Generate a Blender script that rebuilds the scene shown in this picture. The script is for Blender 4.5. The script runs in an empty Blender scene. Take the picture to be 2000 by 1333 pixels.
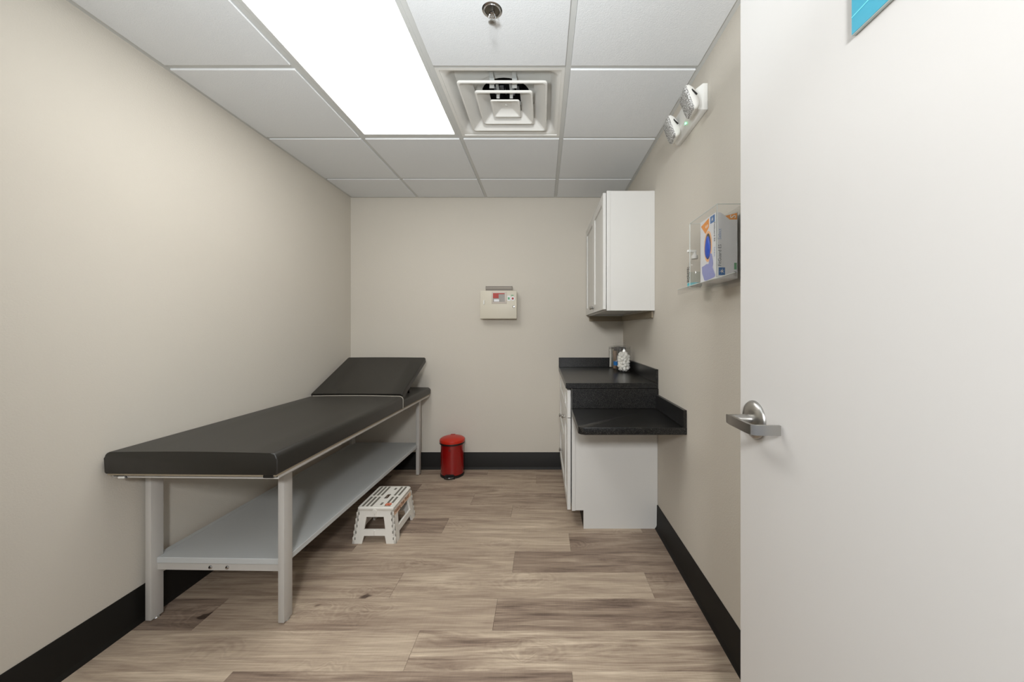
import bpy, bmesh, math, random
from mathutils import Vector, Matrix, noise
random.seed(7)
PI = math.pi
C = bpy.context.scene.collection
scene = bpy.context.scene

# ------------------------------------------------------------------ camera, world, light, exposure
CAMZ = 1.2453
cam = bpy.data.objects.new('camera', bpy.data.cameras.new('camera'))
C.objects.link(cam)
cam.location = (0, 0, CAMZ)
cam.rotation_euler = (PI/2, 0, 0)
cam.data.sensor_width = 36
cam.data.lens = 722/2000*36
cam.data.shift_x = -60/2000
cam.data.shift_y = -21/2000
cam.data.clip_start = 0.02
scene.camera = cam

w = bpy.data.worlds.new('world'); scene.world = w; w.use_nodes = True
w.node_tree.nodes['Background'].inputs[0].default_value = (0.85, 0.90, 1.0, 1)
w.node_tree.nodes['Background'].inputs[1].default_value = 0.25

PANEL = 5.5          # radiance of the ceiling light's diffuser
def area(name, loc, rot, sx, sy, power, col=(1, 1, 1)):
    l = bpy.data.lights.new(name, 'AREA'); l.shape = 'RECTANGLE'; l.size = sx; l.size_y = sy
    l.energy = power; l.color = col
    o = bpy.data.objects.new(name, l); C.objects.link(o); o.location = loc; o.rotation_euler = rot
    return o
# light from the corridor outside the open door
area('corridor_light', (-0.02, -0.80, 1.83), (math.radians(80), 0, 0), 0.24, 0.24, 28, (0.98, 0.99, 1.0))
# unseen fill light added in the doorway, aimed up to brighten the ceiling
fl_ = area('fill_uplight', (-0.38, 0.12, 1.55), (math.radians(148), 0, 0), 0.22, 0.22, 10, (0.90, 0.96, 1.0)); fl_.data.spread = math.radians(125)

scene.view_settings.view_transform = 'Standard'
scene.view_settings.look = 'None'
scene.view_settings.gamma = 1
scene.view_settings.use_curve_mapping = False
scene.view_settings.exposure = 0.54

# ------------------------------------------------------------------ helpers
def srgb(r, g, b):
    f = lambda c: (c/255/12.92) if c/255 <= 0.04045 else ((c/255+0.055)/1.055)**2.4
    return (f(r), f(g), f(b), 1)

def new_mat(name):
    m = bpy.data.materials.new(name); m.use_nodes = True
    nt = m.node_tree
    return m, nt, nt.nodes['Principled BSDF']

def N(nt, t, **kw):
    n = nt.nodes.new(t)
    for k, v in kw.items(): setattr(n, k, v)
    return n

def mat(name, col, rough=0.5, metal=0.0, bump=0.0, bscale=200, var=0.0, vscale=8, spec=0.5, coat=0.0, bdist=0.001):
    """plain procedural material: colour with slight noise variation and fine relief"""
    m, nt, b = new_mat(name)
    b.inputs['Roughness'].default_value = rough
    b.inputs['Metallic'].default_value = metal
    b.inputs['Specular IOR Level'].default_value = spec
    b.inputs['Coat Weight'].default_value = coat
    geo = N(nt, 'ShaderNodeNewGeometry')
    if var > 0:
        n = N(nt, 'ShaderNodeTexNoise'); n.inputs['Scale'].default_value = vscale; n.inputs['Detail'].default_value = 4
        nt.links.new(geo.outputs['Position'], n.inputs['Vector'])
        mx = N(nt, 'ShaderNodeMix', data_type='RGBA')
        mx.inputs[6].default_value = tuple(c*(1-var) for c in col[:3])+(1,)
        mx.inputs[7].default_value = tuple(min(1, c*(1+var)) for c in col[:3])+(1,)
        nt.links.new(n.outputs['Fac'], mx.inputs[0]); nt.links.new(mx.outputs[2], b.inputs['Base Color'])
    else:
        b.inputs['Base Color'].default_value = col
    if bump > 0:
        n2 = N(nt, 'ShaderNodeTexNoise'); n2.inputs['Scale'].default_value = bscale; n2.inputs['Detail'].default_value = 3
        nt.links.new(geo.outputs['Position'], n2.inputs['Vector'])
        bp = N(nt, 'ShaderNodeBump'); bp.inputs['Strength'].default_value = bump; bp.inputs['Distance'].default_value = bdist
        nt.links.new(n2.outputs['Fac'], bp.inputs['Height']); nt.links.new(bp.outputs['Normal'], b.inputs['Normal'])
    return m

def clear_mat(name, tint=(0.97, 0.98, 0.98), gloss=0.12):
    m = bpy.data.materials.new(name); m.use_nodes = True; nt = m.node_tree
    nt.nodes.remove(nt.nodes['Principled BSDF'])
    out = nt.nodes['Material Output']
    tr = N(nt, 'ShaderNodeBsdfTransparent'); tr.inputs[0].default_value = (*tint, 1)
    gl = N(nt, 'ShaderNodeBsdfGlossy'); gl.inputs['Roughness'].default_value = 0.08
    lw = N(nt, 'ShaderNodeLayerWeight'); lw.inputs['Blend'].default_value = 0.5
    pw = N(nt, 'ShaderNodeMath', operation='POWER'); pw.inputs[1].default_value = 4.0
    ad = N(nt, 'ShaderNodeMath', operation='MULTIPLY_ADD'); ad.inputs[1].default_value = 0.28; ad.inputs[2].default_value = 0.03+gloss*0.15; ad.use_clamp = True
    mx = N(nt, 'ShaderNodeMixShader')
    nt.links.new(lw.outputs['Facing'], pw.inputs[0]); nt.links.new(pw.outputs[0], ad.inputs[0]); nt.links.new(ad.outputs[0], mx.inputs[0])
    nt.links.new(tr.outputs[0], mx.inputs[1]); nt.links.new(gl.outputs[0], mx.inputs[2])
    nt.links.new(mx.outputs[0], out.inputs['Surface'])
    return m

def emit_mat(name, col, strength):
    m = bpy.data.materials.new(name); m.use_nodes = True; nt = m.node_tree
    b = nt.nodes['Principled BSDF']; b.inputs['Base Color'].default_value = (0.8, 0.8, 0.8, 1)
    b.inputs['Emission Color'].default_value = col; b.inputs['Emission Strength'].default_value = strength
    return m

class MB:
    """collects shapes; build() links them as one mesh object. o = origin subtracted from the coordinates"""
    def __init__(s, o=(0, 0, 0)): s.bm = bmesh.new(); s.o = Vector(o)
    def _bev(s, vs, bev, seg=2, edges=None):
        if bev > 0:
            es = edges or list({e for v in vs for e in v.link_edges})
            bmesh.ops.bevel(s.bm, geom=es, offset=bev, segments=seg, affect='EDGES', profile=0.5, clamp_overlap=True)
    def box(s, x0, x1, y0, y1, z0, z1, bev=0.0, seg=2, M=None):
        if x0 > x1: x0, x1 = x1, x0
        if y0 > y1: y0, y1 = y1, y0
        if z0 > z1: z0, z1 = z1, z0
        b = s.bm
        vs = [b.verts.new((x, y, z)) for x in (x0, x1) for y in (y0, y1) for z in (z0, z1)]
        for f in ((0, 1, 3, 2), (4, 6, 7, 5), (0, 4, 5, 1), (2, 3, 7, 6), (0, 2, 6, 4), (1, 5, 7, 3)):
            b.faces.new([vs[i] for i in f])
        if M is not None:
            for v in vs: v.co = M @ v.co
        s._bev(vs, bev, seg)
        return s
    def loft(s, loops, cap0=True, cap1=True, closed=False):
        b = s.bm; L = [[b.verts.new(p) for p in lp] for lp in loops]
        n = len(L[0]); pairs = list(zip(L, L[1:]))
        if closed: pairs.append((L[-1], L[0]))
        for A, B in pairs:
            for i in range(n):
                j = (i+1) % n; b.faces.new((A[i], A[j], B[j], B[i]))
        if not closed:
            if cap0: b.faces.new(L[0][::-1])
            if cap1: b.faces.new(L[-1])
        return s
    def prism(s, poly, axis, a, c, bev=0.0, seg=2):
        """poly = 2D points in the plane across axis ('x': (y,z), 'y': (x,z), 'z': (x,y)); from a to c"""
        def P(p, t): return {'x': (t, p[0], p[1]), 'y': (p[0], t, p[1]), 'z': (p[0], p[1], t)}[axis]
        b = s.bm; A = [b.verts.new(P(p, a)) for p in poly]; B = [b.verts.new(P(p, c)) for p in poly]; n = len(poly)
        fa = b.faces.new(A[::-1]); fb = b.faces.new(B)
        for i in range(n): b.faces.new((A[i], A[(i+1) % n], B[(i+1) % n], B[i]))
        if bev > 0: s._bev(None, bev, seg, list(fa.edges)+list(fb.edges))
        return s
    def lathe(s, prof, c=(0, 0, 0), n=32, axis='z', sx=1, sy=1):
        """prof: (radius, height); closed by end caps where radius > 0"""
        loops = []
        for r, h in prof:
            r = max(r, 1e-5); lp = []
            for i in range(n):
                a = 2*PI*i/n; u, v = r*math.cos(a)*sx, r*math.sin(a)*sy
                p = {'z': (u, v, h), 'x': (h, u, v), 'y': (v, h, u)}[axis]
                lp.append((c[0]+p[0], c[1]+p[1], c[2]+p[2]))
            loops.append(lp)
        return s.loft(loops)
    def cyl(s, p0, p1, r, n=16, r1=None):
        p0, p1 = Vector(p0), Vector(p1); d = (p1-p0).normalized()
        u = d.orthogonal().normalized(); v = d.cross(u); r1 = r if r1 is None else r1
        lp = lambda p, rr: [p+u*math.cos(2*PI*i/n)*rr+v*math.sin(2*PI*i/n)*rr for i in range(n)]
        return s.loft([lp(p0, r), lp(p1, r1)])
    def tube(s, pts, r, n=10):
        pts = [Vector(p) for p in pts]; loops = []; prev = None
        for i, p in enumerate(pts):
            d = (pts[min(i+1, len(pts)-1)]-pts[max(i-1, 0)]).normalized()
            u = d.orthogonal().normalized() if prev is None else (prev-d*prev.dot(d)).normalized()
            prev = u; v = d.cross(u)
            loops.append([p+u*math.cos(2*PI*k/n)*r+v*math.sin(2*PI*k/n)*r for k in range(n)])
        return s.loft(loops)
    def sphere(s, c, r, sub=2, sc=(1, 1, 1)):
        ret = bmesh.ops.create_icosphere(s.bm, subdivisions=sub, radius=r)
        for v in ret['verts']: v.co = Vector((v.co.x*sc[0]+c[0], v.co.y*sc[1]+c[1], v.co.z*sc[2]+c[2]))
        return s
    def poly(s, pts):
        s.bm.faces.new([s.bm.verts.new(p) for p in pts]); return s
    def plate(s, pts, thick):
        """flat polygon given in 3D, thickened against its normal"""
        pts = [Vector(p) for p in pts]; nrm = (pts[1]-pts[0]).cross(pts[2]-pts[0]).normalized()
        return s.loft([[p-nrm*thick for p in pts], pts])
    def build(s, name, m, parent=None, smooth=False, M=None):
        bmesh.ops.recalc_face_normals(s.bm, faces=s.bm.faces)
        for v in s.bm.verts:
            v.co = v.co - s.o
            if M is not None: v.co = M @ v.co
        me = bpy.data.meshes.new(name); s.bm.to_mesh(me); s.bm.free()
        me.materials.append(m)
        if smooth:
            for p in me.polygons: p.use_smooth = True
            me.set_sharp_from_angle(angle=math.radians(38))
        o = bpy.data.objects.new(name, me); C.objects.link(o)
        if parent is not None: o.parent = parent
        elif any(s.o): o.location = s.o
        return o

def tag(o, label=None, cat=None, group=None, kind=None):
    if label: o['label'] = label
    if cat: o['category'] = cat
    if group: o['group'] = group
    if kind: o['kind'] = kind
    return o
def thing(name, label, cat, loc=(0, 0, 0), rotz=0, group=None):
    o = bpy.data.objects.new(name, None); C.objects.link(o); o.location = loc; o.rotation_euler = (0, 0, rotz)
    o.empty_display_size = 0.05
    return tag(o, label, cat, group)
def struct(o): o['kind'] = 'structure'; return o
def L(o, label): o['label'] = label; return o

def text(name, body, size, org, xd, yd, m, parent, o=(0, 0, 0), align='LEFT', ext=0.0002, xs=1.0):
    cu = bpy.data.curves.new(name, 'FONT'); cu.body = body; cu.size = size; cu.extrude = ext
    cu.align_x = align; cu.resolution_u = 2
    t = bpy.data.objects.new(name, cu); C.objects.link(t)
    bpy.context.view_layer.update()
    me = bpy.data.meshes.new_from_object(t.evaluated_get(bpy.context.evaluated_depsgraph_get()))
    bpy.data.objects.remove(t); me.name = name
    X = Vector(xd).normalized(); Y = Vector(yd).normalized(); Z = X.cross(Y)
    for v in me.vertices:
        c = v.co.copy(); v.co = Vector(org)+X*c.x*xs+Y*c.y+Z*c.z-Vector(o)
    me.materials.clear(); me.materials.append(m)
    ob = bpy.data.objects.new(name, me); C.objects.link(ob); ob.parent = parent
    return ob

def rrect(hx, hy, r, cx=0, cy=0, n=4):
    pts = []
    for qx, qy, a0 in ((1, 1, 0), (-1, 1, PI/2), (-1, -1, PI), (1, -1, 3*PI/2)):
        for k in range(n+1):
            a = a0+PI/2*k/n
            pts.append((cx+qx*(hx-r)+r*math.cos(a), cy+qy*(hy-r)+r*math.sin(a)))
    return pts

# ------------------------------------------------------------------ materials
M_wall = mat('greige_wall_paint', srgb(205, 199, 188), 0.75, bump=0.35, bscale=170, var=0.012, vscale=3, spec=0.25, bdist=0.0022)
M_tile = mat('ceiling_tile_white', srgb(226, 228, 229), 0.9, bump=0.55, bscale=260, spec=0.2, bdist=0.0016, var=0.02, vscale=160)
M_grid = mat('grid_metal_white', srgb(205, 206, 203), 0.5, spec=0.3, var=0.01)
M_cream = mat('door_paint_white', srgb(208, 206, 203), 0.42, spec=0.4, var=0.01, vscale=2, bump=0.05, bscale=90)
M_base = mat('black_rubber_base', srgb(22, 20, 17), 0.55, spec=0.3, var=0.1, vscale=30)
M_white = mat('white_cabinet_paint', srgb(216, 215, 211), 0.4, spec=0.4, var=0.01)
M_vinyl = mat('black_vinyl', srgb(31, 29, 25), 0.42, spec=0.55, bump=0.25, bscale=500, var=0.08, vscale=12, bdist=0.0006)
M_pipe = mat('grey_piping', srgb(150, 145, 135), 0.5)
M_steel = mat('warm_grey_powder_coat', srgb(190, 187, 182), 0.42, spec=0.4, var=0.02, vscale=40, bump=0.1, bscale=700)
M_shelf = mat('light_grey_laminate', srgb(192, 195, 195), 0.5, spec=0.4, var=0.015, vscale=60)
M_under = mat('raw_board_underside', srgb(150, 138, 118), 0.8, var=0.06, vscale=20)
M_nickel = mat('brushed_nickel', srgb(176, 174, 170), 0.3, metal=1.0, bump=0.08, bscale=400)
M_chrome = mat('chrome', srgb(200, 200, 200), 0.12, metal=1.0, var=0.02)
M_dkchrome = mat('dark_recess_metal', srgb(120, 116, 108), 0.3, metal=1.0, var=0.05, vscale=60)
M_black = mat('black_plastic', srgb(22, 21, 20), 0.4, var=0.05)
M_dark = mat('dark_void', srgb(12, 12, 13), 0.9, var=0.05)
M_plastic = mat('white_plastic', srgb(228, 227, 222), 0.4, spec=0.4, var=0.01)
M_stool = mat('stool_white_plastic', srgb(228, 225, 217), 0.45, spec=0.4, var=0.015, vscale=60)
M_stool_grip = mat('stool_grey_grip', srgb(112, 108, 98), 0.7, bump=0.3, bscale=900)
M_redink = mat('red_print', srgb(196, 92, 52), 0.6, var=0.02)
M_brownink = mat('brown_print', srgb(96, 52, 32), 0.6, var=0.02)
M_red = mat('red_lacquer', srgb(138, 10, 10), 0.25, spec=0.6, coat=0.5, var=0.04, vscale=20)
M_red2 = mat('red_lid_plastic', srgb(186, 38, 18), 0.3, spec=0.5, var=0.03, vscale=20)
M_box = mat('ivory_enamel', srgb(208, 202, 186), 0.45, spec=0.4, var=0.015)
M_box2 = mat('ivory_trim', srgb(196, 186, 176), 0.45, var=0.015)
M_plate = mat('grey_brown_plate', srgb(120, 112, 102), 0.5, var=0.03)
M_lens = mat('smoked_window', srgb(150, 146, 140), 0.2, var=0.12, vscale=90)
M_redlab = mat('red_label', srgb(170, 52, 42), 0.5, var=0.05)
M_green = mat('green_print', srgb(90, 165, 120), 0.6, var=0.03)
M_led = emit_mat('green_led', (0.1, 1.0, 0.35, 1), 3.0)
M_acr = clear_mat('clear_acrylic', (0.99, 0.99, 0.988), 0.2)
M_acr_edge = mat('acrylic_edge', srgb(205, 212, 208), 0.25, spec=0.6, var=0.02)
M_jar = clear_mat('clear_jar_plastic', (0.985, 0.985, 0.985), 0.1)
M_carton = mat('white_carton', srgb(226, 227, 230), 0.6, var=0.01)
M_carton_in = mat('carton_inside_grey', srgb(178, 178, 176), 0.7, var=0.02)
M_orange = mat('orange_print', srgb(238, 150, 40), 0.55, var=0.02)
M_peach = mat('peach_print', srgb(246, 186, 130), 0.55, var=0.02)
M_blue = mat('blue_print', srgb(24, 104, 172), 0.5, var=0.02)
M_glove = mat('blue_nitrile', srgb(28, 72, 176), 0.45, var=0.25, vscale=140, bump=0.6, bscale=120, bdist=0.004)
M_lilac = mat('lilac_print', srgb(142, 148, 204), 0.55, var=0.07, vscale=70)
M_ink = mat('dark_slate_ink', srgb(72, 78, 88), 0.6, var=0.02)
M_ltink = mat('light_blue_ink', srgb(140, 165, 205), 0.6, var=0.02)
M_wink = mat('white_ink', srgb(240, 240, 236), 0.6, var=0.01)
M_cotton = mat('cotton', srgb(240, 238, 230), 0.95, bump=0.5, bscale=300, spec=0.1, bdist=0.002)
M_wood = mat('pale_birch', srgb(192, 158, 128), 0.7, var=0.08, vscale=60)
M_teal = mat('teal_print', srgb(28, 156, 184), 0.35, var=0.05, vscale=12)
M_cyan = mat('pale_cyan_print', srgb(110, 222, 236), 0.4, var=0.02)
M_signedge = mat('sign_acrylic_edge', srgb(214, 228, 226), 0.25, var=0.02)
M_gel = mat('sanitizer_clear_gel', srgb(205, 212, 205), 0.2, var=0.02)
M_tealab = mat('teal_label', srgb(80, 170, 178), 0.4, var=0.03)
M_duct = mat('galvanised_duct', srgb(150, 155, 165), 0.4, metal=0.6, var=0.1, vscale=20)
M_panel = emit_mat('lit_diffuser', (1.0, 0.985, 0.95, 1), PANEL)
M_floor_sub = mat('subfloor', srgb(70, 62, 54), 0.9, var=0.05)

def counter_mat():
    m, nt, b = new_mat('black_speckled_laminate')
    geo = N(nt, 'ShaderNodeNewGeometry')
    n = N(nt, 'ShaderNodeTexNoise'); n.inputs['Scale'].default_value = 330; n.inputs['Detail'].default_value = 2
    nt.links.new(geo.outputs['Position'], n.inputs['Vector'])
    cr = N(nt, 'ShaderNodeValToRGB'); e = cr.color_ramp.elements
    e[0].position = 0.5; e[0].color = srgb(11, 11, 12); e[1].position = 0.78; e[1].color = srgb(84, 82, 78)
    nt.links.new(n.outputs['Fac'], cr.inputs[0]); nt.links.new(cr.outputs[0], b.inputs['Base Color'])
    b.inputs['Roughness'].default_value = 0.3; b.inputs['Specular IOR Level'].default_value = 0.4
    return m
M_counter = counter_mat()

def lens_mat():
    m, nt, b = new_mat('prismatic_lamp_lens')
    geo = N(nt, 'ShaderNodeNewGeometry')
    v = N(nt, 'ShaderNodeTexVoronoi'); v.inputs['Scale'].default_value = 250
    nt.links.new(geo.outputs['Position'], v.inputs['Vector'])
    cr = N(nt, 'ShaderNodeValToRGB'); e = cr.color_ramp.elements
    e[0].position = 0.1; e[0].color = srgb(248, 248, 246); e[1].position = 0.6; e[1].color = srgb(128, 127, 123)
    nt.links.new(v.outputs['Distance'], cr.inputs[0]); nt.links.new(cr.outputs[0], b.inputs['Base Color'])
    bp = N(nt, 'ShaderNodeBump'); bp.inputs['Strength'].default_value = 0.8; bp.inputs['Distance'].default_value = 0.002
    nt.links.new(v.outputs['Distance'], bp.inputs['Height']); nt.links.new(bp.outputs['Normal'], b.inputs['Normal'])
    b.inputs['Roughness'].default_value = 0.15
    return m
M_lamplens = lens_mat()

def plank_mat():
    """wood-look vinyl plank: object colour = (tone, streak strength, knots), random = grain offset"""
    m, nt, b = new_mat('vinyl_oak_plank')
    lk = nt.links.new
    geo = N(nt, 'ShaderNodeNewGeometry'); oi = N(nt, 'ShaderNodeObjectInfo')
    sep = N(nt, 'ShaderNodeSeparateColor'); lk(oi.outputs['Color'], sep.inputs[0])
    mul = N(nt, 'ShaderNodeVectorMath', operation='SCALE'); mul.inputs['Scale'].default_value = 1
    off = N(nt, 'ShaderNodeCombineXYZ')
    r1 = N(nt, 'ShaderNodeMath', operation='MULTIPLY'); r1.inputs[1].default_value = 37.0; lk(oi.outputs['Random'], r1.inputs[0])
    for i in range(3): lk(r1.outputs[0], off.inputs[i])
    pos = N(nt, 'ShaderNodeVectorMath', operation='ADD'); lk(geo.outputs['Position'], pos.inputs[0]); lk(off.outputs[0], pos.inputs[1])
    def stretched(sx, sy, scale, detail, dist=0.0, rough=0.5):
        mp = N(nt, 'ShaderNodeMapping'); mp.inputs['Scale'].default_value = (sx, sy, 1); lk(pos.outputs[0], mp.inputs[0])
        n = N(nt, 'ShaderNodeTexNoise'); n.inputs['Scale'].default_value = scale; n.inputs['Detail'].default_value = detail
        n.inputs['Distortion'].default_value = dist; n.inputs['Roughness'].default_value = rough
        lk(mp.outputs[0], n.inputs['Vector']); return n
    broad = stretched(1.0, 9.0, 1.5, 5, 1.2, 0.62)
    mid = stretched(2.0, 45.0, 2.0, 6, 0.5, 0.6)
    fine = stretched(8.0, 330.0, 1.0, 3, 0.0, 0.6)
    saw = stretched(220.0, 8.0, 1.0, 2, 0.0, 0.5)
    # value = tone + broad streaks + mid + fine
    def lin(n, k):     # (n-.5)*k
        a = N(nt, 'ShaderNodeMath', operation='SUBTRACT'); lk(n, a.inputs[0]); a.inputs[1].default_value = 0.5
        c = N(nt, 'ShaderNodeMath', operation='MULTIPLY'); lk(a.outputs[0], c.inputs[0])
        if isinstance(k, float): c.inputs[1].default_value = k
        else: lk(k, c.inputs[1])
        return c.outputs[0]
    def add(a, c):
        n = N(nt, 'ShaderNodeMath', operation='ADD'); lk(a, n.inputs[0]); lk(c, n.inputs[1]); return n.outputs[0]
    st = N(nt, 'ShaderNodeMath', operation='MULTIPLY'); st.inputs[1].default_value = 2.6; lk(sep.outputs[1], st.inputs[0])
    v = add(sep.outputs[0], lin(broad.outputs['Fac'], st.outputs[0]))
    v = add(v, lin(mid.outputs['Fac'], 0.55)); v = add(v, lin(fine.outputs['Fac'], 0.42)); v = add(v, lin(saw.outputs['Fac'], 0.06))
    # knots: sparse stretched cells
    wob = N(nt, 'ShaderNodeTexNoise'); wob.inputs['Scale'].default_value = 9; wob.inputs['Detail'].default_value = 3; lk(pos.outputs[0], wob.inputs['Vector'])
    wv = N(nt, 'ShaderNodeVectorMath', operation='SCALE'); wv.inputs['Scale'].default_value = 0.17; lk(wob.outputs['Color'], wv.inputs[0])
    pw = N(nt, 'ShaderNodeVectorMath', operation='ADD'); lk(pos.outputs[0], pw.inputs[0]); lk(wv.outputs[0], pw.inputs[1])
    mp = N(nt, 'ShaderNodeMapping'); mp.inputs['Scale'].default_value = (2.0, 5.5, 0.0); lk(pw.outputs[0], mp.inputs[0])
    vo = N(nt, 'ShaderNodeTexVoronoi'); vo.inputs['Scale'].default_value = 1.0; lk(mp.outputs[0], vo.inputs['Vector'])
    kn = N(nt, 'ShaderNodeMapRange', interpolation_type='SMOOTHSTEP'); kn.inputs['From Min'].default_value = 0.02; kn.inputs['From Max'].default_value = 0.13
    kn.inputs['To Min'].default_value = 1; kn.inputs['To Max'].default_value = 0; lk(vo.outputs['Distance'], kn.inputs[0])
    kc = N(nt, 'ShaderNodeSeparateColor'); lk(vo.outputs['Color'], kc.inputs[0])
    th = N(nt, 'ShaderNodeMath', operation='GREATER_THAN'); th.inputs[1].default_value = 0.40; lk(kc.outputs[0], th.inputs[0])
    k2 = N(nt, 'ShaderNodeMath', operation='MULTIPLY'); lk(kn.outputs[0], k2.inputs[0]); lk(th.outputs[0], k2.inputs[1])
    k3 = N(nt, 'ShaderNodeMath', operation='MULTIPLY'); lk(k2.outputs[0], k3.inputs[0]); k3.inputs[1].default_value = -0.5
    # growth rings around the knots
    rg = N(nt, 'ShaderNodeMath', operation='MULTIPLY'); rg.inputs[1].default_value = 85; lk(vo.outputs['Distance'], rg.inputs[0])
    sn = N(nt, 'ShaderNodeMath', operation='SINE'); lk(rg.outputs[0], sn.inputs[0])
    rm = N(nt, 'ShaderNodeMapRange'); rm.inputs['From Min'].default_value = 0.1; rm.inputs['From Max'].default_value = 0.42
    rm.inputs['To Min'].default_value = 0.07; rm.inputs['To Max'].default_value = 0.0; lk(vo.outputs['Distance'], rm.inputs[0])
    sr = N(nt, 'ShaderNodeMath', operation='MULTIPLY'); lk(sn.outputs[0], sr.inputs[0]); lk(rm.outputs[0], sr.inputs[1])
    v = add(add(v, k3.outputs[0]), sr.outputs[0])
    cr = N(nt, 'ShaderNodeValToRGB'); cr.color_ramp.elements[0].position = 0.0; cr.color_ramp.elements[0].color = srgb(66, 53, 45)
    cr.color_ramp.elements[1].position = 1.0; cr.color_ramp.elements[1].color = srgb(226, 209, 186)
    for p, c in ((0.22, (108, 91, 80)), (0.45, (150, 131, 115)), (0.68, (184, 166, 146))):
        e = cr.color_ramp.elements.new(p); e.color = srgb(*c)
    lk(v, cr.inputs[0]); lk(cr.outputs[0], b.inputs['Base Color'])
    b.inputs['Roughness'].default_value = 0.5; b.inputs['Specular IOR Level'].default_value = 0.35
    bp = N(nt, 'ShaderNodeBump'); bp.inputs['Strength'].default_value = 0.12; bp.inputs['Distance'].default_value = 0.001
    lk(fine.outputs['Fac'], bp.inputs['Height']); lk(bp.outputs['Normal'], b.inputs['Normal'])
    return m
M_plank = plank_mat()

# ------------------------------------------------------------------ room shell
XL, XR, YB, ZC = -1.723, 0.7214, 3.318, 2.44
DX = 0.497                       # face of the open door leaf
struct(MB().box(XL-0.1, XL, -0.26, YB+0.1, 0, 2.62).build('wall_left', M_wall))
struct(MB().box(XR, XR+0.1, -0.26, YB+0.1, 0, 2.62).build('wall_right', M_wall))
struct(MB().box(XL, XR, YB, YB+0.1, 0, 2.62).build('wall_back', M_wall))
fw = MB().box(XL, -0.60, -0.26, -0.14, 0, 2.62).box(0.56, XR, -0.26, -0.14, 0, 2.62).box(-0.60, 0.56, -0.26, -0.14, 2.16, 2.62)
struct(fw.build('wall_front', M_wall))
dfm = MB().box(-0.64, -0.585, -0.275, -0.128, 0, 2.15, .003).box(0.548, 0.60, -0.275, -0.128, 0, 2.15, .003).box(-0.64, 0.60, -0.275, -0.128, 2.15, 2.20, .003)
struct(dfm.build('trim_1', M_steel))
cf = struct(MB().box(-1.8, 0.9, -1.7, -0.26, -0.1, -0.002).build('floor_corridor', M_floor_sub))

# floor with planks -----------------------------------------------------
floor = struct(MB().box(XL-0.05, XR+0.05, -0.26, YB+0.05, -0.06, -0.0045).build('floor', M_floor_sub))
PITCH, PL = 0.1835, 1.235
rows = {   # k: (list of joints, tones left -> right)
    -1: ([-1.130, 0.1065], [(0.62, 0.3), (0.34, 0.38), (0.64, 0.3)]),
    0: ([-0.509], [(0.62, 0.25), (0.60, 0.50)]),
    1: ([-1.457, -0.2085], [(0.30, 0.30), (0.54, 0.20), (0.40, 0.40)]),
    2: ([-0.714, 0.521], [(0.52, 0.28), (0.62, 0.26), (0.42, 0.3)]),
    3: ([-1.391, -0.156], [(0.40, 0.30), (0.56, 0.28), (0.38, 0.3)]),
    4: ([-1.076, 0.159], [(0.36, 0.28), (0.58, 0.22), (0.38, 0.30)]),
    5: ([-0.62, 0.615], [(0.34, 0.28), (0.56, 0.30), (0.46, 0.3)]),
    6: ([-1.447, -0.212], [(0.30, 0.28), (0.50, 0.20), (0.52, 0.30)]),
    7: ([-0.515], [(0.48, 0.25), (0.42, 0.38)]),
    8: ([-0.977, 0.258], [(0.28, 0.25), (0.46, 0.40), (0.50, 0.3)]),
    9: ([-1.289, -0.054], [(0.40, 0.28), (0.54, 0.28), (0.44, 0.3)]),
    10: ([-0.48], [(0.46, 0.25), (0.50, 0.28)]),
    -2: ([-0.70, 0.535], [(0.5, 0.3)]*3), -3: ([-1.3, -0.065], [(0.5, 0.3)]*3), -4: ([-0.6, 0.635], [(0.45, 0.3)]*3),
    -5: ([-1.0, 0.235], [(0.5, 0.3)]*3), -6: ([-0.4], [(0.5, 0.3)]*2), -7: ([-1.2, 0.035], [(0.5, 0.3)]*3), -8: ([-0.7], [(0.5, 0.3)]*2),
}
for k, (jn, tn) in sorted(rows.items()):
    y0 = 1.349+PITCH*k; y1 = y0+PITCH
    xs = [XL-0.001]+jn+[XR+0.001]
    y0 = max(y0, -0.138); y1 = min(y1, YB)
    if y1-y0 < 0.01: continue
    for i in range(len(xs)-1):
        m = MB(); g = 0.0004
        m.box(xs[i]+g, xs[i+1]-g, y0+g, y1-g, -0.004, 0.0, 0.0006, 1)
        p = m.build('plank', M_plank, floor)
        p.color = (0.55+(tn[i][0]-0.5)*0.9, tn[i][1]*1.15, 0, 1)

# baseboards (cove base) ----------------------------------------------------
BH = 0.15
cove = [(0, 0), (0.018, 0), (0.0175, 0.003), (0.010, 0.012), (0.007, 0.022), (0.0055, BH-0.004), (0.003, BH), (0, BH)]
struct(MB().prism([(XL+a, b) for a, b in cove], 'y', -0.138, YB).build('baseboard_left', M_base, smooth=True))
struct(MB().prism([(XR-a, b) for a, b in cove], 'y', -0.138, 2.318).build('baseboard_right', M_base, smooth=True))
struct(MB().prism([(YB-a, b) for a, b in cove], 'x', XL+0.006, 0.2).build('baseboard_back', M_base, smooth=True))

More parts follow.
